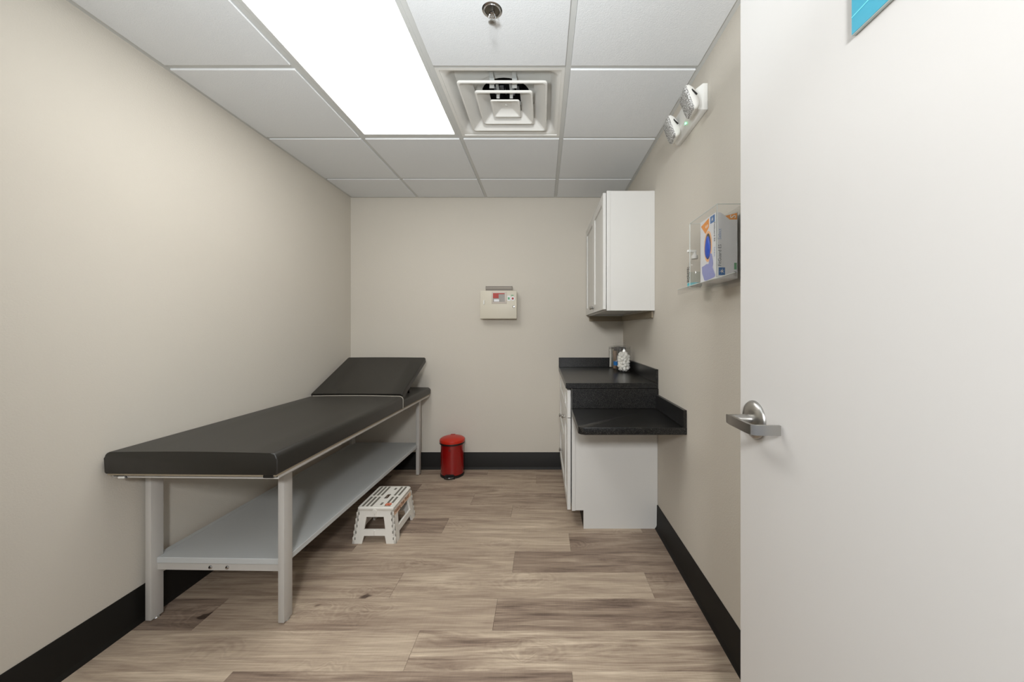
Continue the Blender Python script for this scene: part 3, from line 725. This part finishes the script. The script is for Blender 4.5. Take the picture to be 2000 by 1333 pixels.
for k in range(70):
    a = rnd.uniform(0, 2*PI); q = 0.042*math.sqrt(rnd.random()); x_, y_ = jx-0.006+q*math.cos(a), 3.229+q*math.sin(a)
    hh = 0.155+rnd.uniform(-.006, .004)
    sw.cyl((x_, y_, ZT+0.009), (x_+rnd.uniform(-.003, .003), y_+rnd.uniform(-.003, .003), ZT+hh), 0.0016, 5)
    sw.sphere((x_, y_, ZT+hh), 0.0034, 1, (1, 1, 1.9))
tag(sw.build('cotton_swabs', M_cotton), 'bundle of white cotton swabs inside the farthest clear jar', 'cotton swabs', kind='stuff')

# ------------------------------------------------------------------ acrylic glove dispenser on the right wall
gd = thing('glove_dispenser', 'clear acrylic wall dispenser holding a glove carton beside the door', 'dispenser', (XR, 1.45, 1.43))
o = (XR, 1.45, 1.43)
ax, ay0, ay1, az1, az0 = 0.6275, 1.330, 1.577, 1.700, 1.428
MB(o).box(ax, ax+0.003, ay0, ay1, az0, az1, 0.0005, 1).build('front_pane', M_acr, gd)
MB(o).box(ax+0.003, XR-0.003, ay0, ay0+0.003, az0, az1, 0.0005, 1).build('side_pane', M_acr, gd)
MB(o).box(ax+0.003, XR-0.003, ay1-0.003, ay1, az0, az1, 0.0005, 1).build('side_pane', M_acr, gd)
MB(o).box(XR-0.003, XR-0.0003, ay0-0.02, ay1+0.006, az0-0.02, az1+0.0, 0.0005, 1).build('back_pane', M_acr, gd)
MB(o).box(0.600, XR-0.003, 1.150, 1.640, az0-0.006, az0-0.002, 0.0005, 1).build('bottom_tray', M_acr, gd)
MB(o).box(0.598, 0.601, 1.150, 1.640, az0-0.026, az0-0.002, 0.0005, 1).build('tray_lip', M_acr, gd)
ed = MB(o)
t_ = 0.0009
ed.box(ax-t_, ax+t_, ay0-t_, ay0+t_, az0, az1).box(ax-t_, ax+t_, ay0, ay1, az1-t_, az1+t_).box(ax-t_, ax+t_, ay1-t_, ay1+t_, az0, az1).box(ax, XR-0.002, ay0-t_, ay0+t_, az1-t_, az1+t_).box(ax, XR-0.002, ay1-t_, ay1+t_, az1-t_, az1+t_)
ed.box(0.597, 0.6, 1.150, 1.640, az0-0.003, az0-0.0015)
ed.build('polished_edges', M_acr_edge, gd)

gb = thing('glove_box', 'white and orange carton of blue gloves standing in the acrylic dispenser', 'glove box', (0.675, 1.41, 1.434))
o = (0.675, 1.41, 1.434)
gx0, gx1, gy0, gy1, gz0, gz1 = 0.6320, 0.7090, 1.344, 1.482, 1.434, 1.676
# carton with open torn top: four walls and a base; front (-Y) wall has a V notch
cb = MB(o)
cb.box(gx0+.0012, gx1, gy0+.0012, gy1, gz0, gz0+0.001)
cb.box(gx0, gx0+0.0012, gy0, gy1, gz0, gz1).box(gx1-0.0012, gx1, gy0, gy1, gz0, gz1).box(gx0, gx1, gy1-0.0012, gy1, gz0, gz1)
wd = gx1-gx0
cb.prism([(gx0, gz0), (gx1, gz0), (gx1, gz1), (gx0+wd*0.42, gz1-0.014), (gx0+wd*0.18, gz1-0.002), (gx0, gz1)], 'y', gy0, gy0+0.0012)
cb.build('carton', M_carton, gb)
MB(o).box(gx0+0.0013, gx1-0.0013, gy0+0.0013, gy1-0.0013, gz1-0.020, gz1-0.018).build('top_flap', M_carton_in, gb)
e = 0.0004
# near end face (facing -Y)
def nf(u, v): return (gx0+u*wd, gy0-e, gz0+v*(gz1-gz0))
MB(o).plate([nf(.36, .955), nf(.62, .885), nf(.97, .885), nf(.97, .985), nf(.42, .94)], 0.0003).build('orange_wedge', M_orange, gb)
text('size_letter', 'S', 0.030, (gx0+wd*.90, gy0-e-.0004, gz0+.905*(gz1-gz0)-.001), (0, 0, 1), (-1, 0, 0), M_wink, gb, o)
text('product_words', 'FitGuard ES', 0.0165, (gx0+wd*.215, gy0-e, gz0+.185*(gz1-gz0)), (0, 0, 1), (-1, 0, 0), M_ink, gb, o)
text('product_words_light', 'Select', 0.0165, (gx0+wd*.215, gy0-e, gz0+.585*(gz1-gz0)), (0, 0, 1), (-1, 0, 0), M_ltink, gb, o)
MB(o).plate([nf(.10, .05), nf(.40, .05), nf(.40, .165), nf(.10, .165)], 0.0003).build('blue_emblem', M_blue, gb)
st = MB(o)
cxn, czn = gx0+wd*.25, gz0+.108*(gz1-gz0)
for k, ln in enumerate((.010, .008, .010, .008, .009, .007)):
    Mx = Matrix.Translation((cxn, gy0-e-.0004, czn)) @ Matrix.Rotation(k*PI/3+.2, 4, 'Y')
    st.loft([[Mx @ Vector((-.0016, 0, .0)), Mx @ Vector((.0016, 0, 0)), Mx @ Vector((.0016, -.0003, 0)), Mx @ Vector((-.0016, -.0003, 0))], [Mx @ Vector((-.0002, 0, ln)), Mx @ Vector((.0002, 0, ln)), Mx @ Vector((.0002, -.0003, ln)), Mx @ Vector((-.0002, -.0003, ln))]])
st.build('emblem_star', M_wink, gb)
text('count', '250', 0.0125, (gx0+wd*.93, gy0-e, gz0+.03*(gz1-gz0)), (0, 0, 1), (-1, 0, 0), M_ink, gb, o)
MB(o).plate([nf(.83, .135), nf(.95, .135), nf(.95, .235), nf(.83, .235)], 0.0003).build('green_tab', M_green, gb)
# large side facing -X (towards the room); u: 0 at near end -> 1 at far end
gl = gy1-gy0
def sf(u, v, d=0): return (gx0-e-d, gy0+u*gl, gz0+v*(gz1-gz0))
def sp_(pts, name, m, d=0): return MB(o).plate([sf(u, v, d) for u, v in pts][::-1], 0.0003).build(name, m, gb)
sp_([(.95, .925), (.44, .985), (.44, .84), (.66, .765)], 'orange_wedge', M_orange)
text('size_letter', 'S', 0.030, sf(.50, .845, .0004), (0, 0, 1), (0, 1, 0), M_wink, gb, o)
sp_([(.10, .875), (.36, .875), (.36, .985), (.10, .985)], 'blue_emblem', M_blue)
st = MB(o)
for k, ln in enumerate((.011, .009, .011, .009, .010, .008)):
    Mx = Matrix.Translation(sf(.23, .93, .0004)) @ Matrix.Rotation(k*PI/3+.2, 4, 'X')
    st.loft([[Mx @ Vector((0, -.0016, .0)), Mx @ Vector((0, .0016, 0)), Mx @ Vector((-.0003, .0016, 0)), Mx @ Vector((-.0003, -.0016, 0))], [Mx @ Vector((0, -.0002, ln)), Mx @ Vector((0, .0002, ln)), Mx @ Vector((-.0003, .0002, ln)), Mx @ Vector((-.0003, -.0002, ln))]])
st.build('emblem_star', M_wink, gb)
text('product_words', 'FitGuard ES', 0.0150, sf(.145, .87), (0, 0, -1), (0, -1, 0), M_ink, gb, o)
text('product_words_light', 'Select', 0.0150, sf(.145, .49), (0, 0, -1), (0, -1, 0), M_ltink, gb, o)
def oval(cu, cv, ru, rv, name, m, d):
    pts = [(cu+ru*math.cos(a)*(1 if math.sin(a) < 0.9 else 1), cv+rv*math.sin(a)) for a in [2*PI*k/28 for k in range(28)]]
    return sp_(pts, name, m, d)
oval(.50, .545, .24, .245, 'opening_border', M_peach, 0.0)
oval(.50, .545, .175, .205, 'opening', M_black, 0.0004)
gv = MB(o)
lp = []
for dz_, sc in ((0.0, 1.0), (.002, .95), (.004, .75), (.0045, .2)):
    lp.append([(gx0-e-.0005-dz_*1.2, gy0+gl*(.50+.155*sc*math.cos(a)*(1-.25*math.sin(a))), gz0+(gz1-gz0)*(.53+.18*sc*math.sin(a))) for a in [2*PI*k/24 for k in range(24)]])
gv.loft(lp); L(gv.build('gloves', M_glove, gb, smooth=True), 'bunched blue gloves showing in the oval opening')
sp_([(.36, .42), (.26, .40), (.20, .30), (.18, .24), (.22, .19), (.06, .055), (.12, .03), (.60, .01), (.72, .025), (.86, .145), (.88, .255), (.72, .262), (.60, .275), (.45, .265)], 'printed_hand', M_lilac, 0.0006)
# hand sanitizer bottle
sb = thing('sanitizer_bottle', 'clear pump bottle with black lettering at the far end of the acrylic dispenser tray', 'bottle', (0.662, 1.612, 1.4265))
o = (0.662, 1.612, 1.4265)
def ov(hx, hy_, z, n=24): return [(0.662+hx*math.cos(2*PI*i/n), 1.612+hy_*math.sin(2*PI*i/n), 1.4265+z) for i in range(n)]
MB(o).loft([ov(.026, .030, 0), ov(.029, .033, .004), ov(.029, .033, .095), ov(.024, .028, .112), ov(.013, .013, .124), ov(.012, .012, .130)]).build('bottle_body', M_jar, sb, smooth=True)
MB(o).loft([ov(.026, .030, .003), ov(.0265, .0305, .070)]).build('gel', clear_mat('clear_gel', (0.88, 0.93, 0.92), 0.1), sb, smooth=True)
MB(o).loft([ov(.0295, .0335, .010), ov(.0295, .0335, .024)], cap0=False, cap1=False).build('teal_band', M_tealab, sb, smooth=True)
MB(o).loft([ov(.013, .013, .130), ov(.014, .014, .132), ov(.014, .014, .144), ov(.008, .008, .150), ov(.006, .006, .160)]).box(0.630, 0.670, 1.606, 1.618, 1.4265+.158, 1.4265+.169, .002, 1).build('pump', M_plastic, sb, smooth=True)
pm = MB(o); zz = .028
for k, h_ in enumerate((.006, .004, .007, .005, .004, .006, .005, .007, .004)):
    for a0 in (168, 192):
        a = math.radians(a0+(k % 3)*3)
        pm.box(.662+.0292*math.cos(a)-.0006, .662+.0292*math.cos(a)+.0004, 1.612+.0332*math.sin(a)-.0042, 1.612+.0332*math.sin(a)+.0030+.001*(k % 2), 1.4265+zz, 1.4265+zz+h_)
    zz += h_+.0022
tag(pm.build('black_print', M_black, sb), kind='stuff')

# ------------------------------------------------------------------ red pedal bin
rx, ry = -0.779, 3.185
rb = thing('pedal_bin', 'small red round pedal bin on the floor against the back wall', 'bin', (rx, ry, 0))
o = (rx, ry, 0)
R_ = 0.097
L(MB(o).lathe([(R_-.002, 0.0), (R_+.003, 0.003), (R_+.004, 0.012), (R_+.002, 0.020), (R_-.004, 0.022)], (rx, ry, 0), 48).build('base_ring', M_black, rb, smooth=True), 'black base ring')
MB(o).lathe([(R_-.004, 0.020), (R_, 0.024), (R_, 0.276), (R_-.003, 0.277)], (rx, ry, 0), 48).build('body', M_red, rb, smooth=True)
L(MB(o).lathe([(R_-.003, 0.274), (R_+.008, 0.276), (R_+.010, 0.281), (R_+.008, 0.289), (R_-.002, 0.290)], (rx, ry, 0), 48).build('rim', M_black, rb, smooth=True), 'black rim under the lid')
lid = MB(o).lathe([(R_-.002, 0.289), (R_+.009, 0.290), (R_+.0105, 0.302), (R_+.008, 0.312), (R_-.006, 0.322), (R_-.030, 0.330), (R_*.4, 0.336), (0, 0.337)], (rx, ry, 0), 48).build('lid', M_red2, rb, smooth=True)
MB(o).box(rx-.022, rx+.016, ry+.02, ry+.05, .3355, .339, .0015, 1).build('lid_badge', M_redlab, lid)
pd = MB(o)
pd.prism([(rx-.045, -.0), (rx+.045, 0), (rx+.040, .030), (rx+.028, .038), (rx-.028, .038), (rx-.040, .030)], 'y', ry-R_-.003, ry-R_+.03)
L(pd.build('pedal_housing', M_black, rb), 'black pedal recess')
pdl = [(rx+.036*math.cos(a), ry-R_-.004+.026*math.sin(a)) for a in [PI+PI*k/14 for k in range(15)]]
MB(o).prism(pdl, 'z', .012, .018, .0015, 1).build('pedal', M_black, rb, smooth=True)
MB(o).tube([(p[0], p[1]-.001, .0195) for p in pdl], .0013, 6).build('pedal_edge', M_chrome, rb)
MB(o).lathe([(.0, -.0008), (.010, -.0006), (.010, .0008)], (rx, ry-R_, .238), 20, 'y').build('round_badge', mat('dark_red_badge', srgb(110, 14, 18), .4, var=.05), rb)

# ------------------------------------------------------------------ folding step stool
st_o = (-0.983, 2.316, 0)
stl = thing('step_stool', 'white folding step stool with grey grips on the plank floor', 'step stool', st_o)
o = st_o; SH = 0.206
cxs, cys = -0.983, 2.316
def slant(side, t):      # t = height; returns half widths at height t
    k = t/SH
    return (0.128-0.026*k, 0.162-0.018*k)
def wallpanel(axis, sgn):
    """end/side panel with window and arch, following the slope"""
    thick = 0.012
    b = MB(o)
    def P(u, z, dep):
        hx_, hy_ = slant(0, z)
        if axis == 'y': return (cxs+u*hx_, cys+sgn*(hy_-dep), z)
        return (cxs+sgn*(hx_-dep), cys+u*hy_, z)
    zt_ = SH-0.016
    wl = 0.50 if axis == 'y' else 0.60      # window half width (fraction)
    al = 0.56 if axis == 'y' else 0.66      # arch half width
    wz0, wz1, az = 0.078, 0.150, 0.044
    cells = []
    us = [-1, -al, -wl, wl, al, 1]
    if axis == 'x': wz0, wz1, az = 0.075, 0.150, 0.042
    zs = [0, az, wz0, wz1, zt_]
    def quad(u0, u1, z0, z1, u0b=None, u1b=None):
        u0b = u0 if u0b is None else u0b; u1b = u1 if u1b is None else u1b
        A = [P(u0, z0, 0), P(u1, z0, 0), P(u1b, z1, 0), P(u0b, z1, 0)]
        B = [P(u0, z0, thick), P(u1, z0, thick), P(u1b, z1, thick), P(u0b, z1, thick)]
        b.loft([A, B])
    quad(-1, -al, 0, az, None, -al+.06); quad(al, 1, 0, az, al-.06, None)         # feet
    quad(-1, 1, az, wz0); quad(-1, -wl-.03, wz0, wz1, None, -wl+.03); quad(wl+.03, 1, wz0, wz1, wl-.03, None); quad(-1, 1, wz1, zt_)
    return b
for sgn in (-1, 1):
    wallpanel('y', sgn).build('end_panel', M_stool, stl)
    wallpanel('x', sgn).build('side_panel', M_stool, stl)
# folding joints
for sgn in (-1, 1):
    for z0, z1 in ((0.046, 0.076), (0.152, 0.178)):
        hy0 = slant(0, (z0+z1)/2)[1]
        MB(o).box(cxs-.004, cxs+.006, cys+sgn*hy0-.004, cys+sgn*hy0+.004, z0, z1, .002, 1).build('hinge_barrel', M_stool, stl)
    hk = MB(o); hy0 = slant(0, .185)[1]
    hk.cyl((cxs-.002, cys+sgn*(hy0-.002), .184), (cxs-.002, cys+sgn*(hy0+.008), .184), .013, 20)
    hk.build('catch', M_stool, stl, smooth=True)
for qx in (-1, 1):
    for qy in (-1, 1):
        lg = MB(o); sl = MB(o)
        for k in range(5):
            z0 = 0.018+k*0.035; hx_, hy_ = slant(0, z0+.009)
            lg.box(cxs+qx*(hx_-.001)-.003, cxs+qx*(hx_-.001)+.003, cys+qy*(hy_-.0015)-.003, cys+qy*(hy_-.0015)+.003, z0, z0+.020, .001, 1)
            sl.box(cxs+qx*(hx_-.013)-.0022, cxs+qx*(hx_-.013)+.0022, cys+qy*(hy_+.0005)-.0012, cys+qy*(hy_+.0005)+.0012, z0+.004, z0+.018)
        tag(lg.build('corner_hinge', M_stool, stl, smooth=True), kind='stuff'); tag(sl.build('hinge_slot', M_stool_grip, stl), kind='stuff')
# top with rounded rim and handle hole
hxT, hyT = 0.106, 0.150
tp = MB(o)
zT0, zT1 = SH-0.020, SH
def lp(hx_, hy_, r, z): return [(p[0], p[1], z) for p in rrect(hx_, hy_, r, cxs, cys, 5)]
hole = lambda z: [(p[0], p[1], z) for p in rrect(0.012, 0.034, .008, cxs+.012, cys, 5)]
tp.loft([hole(zT1-.004), lp(hxT-.003, hyT-.003, .014, zT0), lp(hxT, hyT, .016, zT0+.004), lp(hxT, hyT, .016, zT1-.005), lp(hxT-.005, hyT-.005, .013, zT1), hole(zT1)], closed=True)
tp.build('step_top', M_stool, stl, smooth=True)
zg = SH+.0002
def strip(xc, y0, y1, wdt=.0065):
    MB(o).box(xc-wdt, xc+wdt, y0, y1, SH-.0008, SH+.0012, .0005, 1).build('grip_strip', M_stool_grip, stl)
for xc in (-.080, -.055, -.030):
    strip(cxs+xc, cys-.135, cys-.012); strip(cxs+xc, cys+.008, cys+.136)
for xc in (.052, .078):
    strip(cxs+xc, cys+.008, cys+.134)
strip(cxs+.052, cys-.092, cys-.012); strip(cxs+.078, cys-.092, cys-.012)
strip(cxs+.020, cys-.118, cys-.088); strip(cxs+.020, cys+.090, cys+.118)
MB(o).box(cxs+.046, cxs+.083, cys-.134, cys-.126, SH-.0008, SH+.001, .0005, 1).build('grip_strip', M_stool_grip, stl)
MB(o).lathe([(.0185, -.0005), (.0185, .0016), (.013, .0016), (.013, -.0005)], (cxs+.063, cys-.112, SH), 28).build('round_logo', M_redink, stl)
MB(o).lathe([(.008, -.0005), (.008, .0016), (0, .0016)], (cxs+.063, cys-.112, SH), 16).build('logo_dot', M_redink, stl)
MB(o).box(cxs+.046, cxs+.080, cys-.115, cys-.109, SH, SH+.0014).build('logo_bar', M_redink, stl)
# printed words on the long right side
hx1 = slant(0, .170)[0]
nx = Vector((1, 0, .126)).normalized(); ydr = Vector((-.126, 0, 1)).normalized()
MB(o).plate([(cxs+hx1+.0006+.0024, cys-.135, .152), (cxs+hx1+.0006+.0024, cys+.135, .152), (cxs+hx1-.0006-.0018, cys+.135, .187), (cxs+hx1-.0006-.0018, cys-.135, .187)], .0004).build('word_band', mat('peach_band', srgb(226, 190, 160), .6, var=.03), stl)
text('side_words', 'Folding Step Stool', .031, (cxs+hx1+.0024, cys-.130, .159), (0, 1, 0), ydr, M_brownink, stl, o)

# ------------------------------------------------------------------ exam table
TA = math.radians(-1.2)
tb = thing('exam_table', 'long black padded exam table with raised headrest against the left wall', 'exam table', (-1.092, 1.56, 0), TA)
def leg(u0, u1, v0, v1):
    l = MB().box(u0, u1, v0, v1, 0.008, 0.668, 0.002, 2).build('leg', M_steel, tb, smooth=True)
    MB().lathe([(.014, 0), (.015, .002), (.012, .008)], ((u0+u1)/2, (v0+v1)/2+.006, 0), 16).build('foot', M_chrome, l, smooth=True)
for v0 in (0.0, 1.60):
    leg(-0.026, 0.0, v0, v0+0.052); leg(-0.600, -0.574, v0, v0+0.052)
# cross bars and shelf
for v0 in (0.026, 1.61):
    cb_ = MB().box(-0.576, -0.024, v0, v0+.026, 0.209, 0.239, 0.0015, 1).build('cross_bar', M_steel, tb)
    if v0 < 1:
        for u in (-.341, -.267):
            MB().lathe([(.0, -.004), (.006, -.0035), (.0085, 0), (.0085, .001)], (u, v0, .2235), 16, 'y').build('bolt', M_chrome, cb_, smooth=True)
sh = MB().box(-0.574, -0.012, 0.022, 1.66, 0.2405, 0.2655, 0.002, 1)
sh.box(-0.60, -0.574, 0.056, 1.596, 0.2405, 0.2655)
sh.build('shelf', M_shelf, tb)
# top frame (angle iron) and board
UL, UR, VF, VB = -0.612, 0.070, -0.134, 1.700
fz0, fz1 = 0.664, 0.684
frm = MB()
frm.box(UR-.012, UR-.008, VF+.02, VB-.02, fz0, fz1).box(UR-.040, UR-.008, VF+.02, VB-.02, fz0, fz0+.003)
frm.box(UL+.008, UL+.012, VF+.02, VB-.02, fz0, fz1).box(UL+.008, UL+.040, VF+.02, VB-.02, fz0, fz0+.003)
frm.box(UL+.012, UR-.012, VB-.024, VB-.020, fz0, fz1).box(UL+.012, UR-.012, VF+.05, VF+.054, fz0+.006, fz1)
frm.build('top_frame', M_steel, tb)
L(MB().box(UL+.006, UR-.006, VF+.006, VB-.006, fz1-.006, fz1+.001).build('deck_board', M_under, tb), 'raw brown underside board')
# side support rails from the legs up to the frame
for u0 in (-0.022, -0.596):
    MB().box(u0, u0+.018, .052, 1.60, .640, .664, .001, 1).build('long_rail', M_under, tb)
def cushion(name, u0, u1, v0, v1, z0, z1, rt, rb_=0.006, ev=0.008, M=None, crown=0.003, parent=None):
    prof = []
    n = 6
    for k in range(n+1):
        a = PI/2*k/n; prof.append((u1-rt+rt*math.cos(a), z1-rt+rt*math.sin(a)))
    for k in range(1, 6):
        f_ = k/6; prof.append((u1-rt+(u0-u1+2*rt)*f_, z1+crown*math.sin(PI*f_)))
    for k in range(n+1):
        a = PI/2+PI/2*k/n; prof.append((u0+rt+rt*math.cos(a), z1-rt+rt*math.sin(a)))
    prof += [(u0, z0+rb_), (u0+rb_, z0), (u1-rb_, z0), (u1, z0+rb_)]
    b = MB().prism(prof, 'y', v0, v1, ev, 3)
    return b.build(name, M_vinyl, parent or tb, smooth=True, M=M)
mt = cushion('mattress', UL-.002, UR, VF, 1.085, fz1+.001, 0.771, 0.024, ev=0.005, crown=0.004)
# corner seam and piping at the fold
pp = []
pr_ = [(UR+.001, fz1+.004), (UR+.001, 0.748)]+[(UR+.001-.024+.024*math.cos(PI/2*k/6), .7475+.024*math.sin(PI/2*k/6)+.0005) for k in range(1, 7)]
pr_ += [(UR-.03-(UR-UL-.06)*k/6, 0.7725+.004*math.sin(PI*k/6)) for k in range(1, 7)]+[(UL-.001, .742)]
MB().tube([(u, 1.0835, z) for u, z in pr_], 0.0036, 8).build('piping', M_pipe, tb, smooth=True)
for u in (UR-.006,):
    MB().tube([(u+.0045, VF+.0035, fz1+.006), (u+.0045, VF+.0035, .745), (u-.003, VF+.005, .765)], .0022, 6).build('corner_seam', M_vinyl, tb, smooth=True)
hb2 = cushion('head_base', UL, UR, 1.094, VB, fz1+.001, 0.741, 0.020, ev=0.018)
ang = math.radians(24.6)
Mh = Matrix.Translation((0, 1.106, 0.7745)) @ Matrix.Rotation(ang, 4, 'X')
cushion('headrest', UL+.002, UR-.012, 0.0, 0.545, -0.034, 0.012, 0.008, ev=0.008, M=Mh, crown=0.002)
MB().cyl((UL+.03, 1.103, .752), (UR-.03, 1.103, .752), .006, 10).build('hinge_rod', M_steel, tb, smooth=True)
for u in (UL+.08, UR-.09):
    MB().box(u, u+.014, 1.40, 1.406, .740, .865).build('headrest_prop', M_black, tb)
# paper strap across the front with brackets, sticker
MB().box(UL+.062, UR-.004, VF+.014, VF+.020, .6655, .671, .001, 1).build('paper_strap', M_steel, tb)
MB().box(UL+.066, UR-.062, VF+.016, VF+.024, .675, .682, .001, 1).build('paper_rod', M_plate, tb)
MB().box(UL+.040, UL+.066, VF+.010, VF+.026, .663, .672, .002, 1).build('strap_bracket', M_plastic, tb)
MB().box(UL+.036, UL+.062, VF+.010, VF+.030, .6725, .684, .001, 1).build('black_clip', M_black, tb)
MB().tube([(UL+.068, VF+.012, .682), (UL+.073, VF+.010, .672), (UL+.077, VF+.012, .665)], .0022, 6).build('cable_tie', M_black, tb)
MB().box(UR-.058, UR-.018, VF+.004, VF+.030, .673, .684, .001, 1).build('black_clip', M_black, tb)
MB().box(-.022, .004, -.006, .012, .652, .664, .003, 2).build('strap_bracket', M_plastic, tb)
stk = MB().box(.0002, .0012, .006, .046, .632, .652).build('sticker', M_carton, tb)
for k in range(3): MB().box(.0012, .0014, .014, .042, .636+k*.005, .638+k*.005).build('printed_line', M_ink, stk)
MB().box(-.032, -.002, 1.593, 1.603, .632, .664, .002, 1).build('black_clip', M_black, tb)
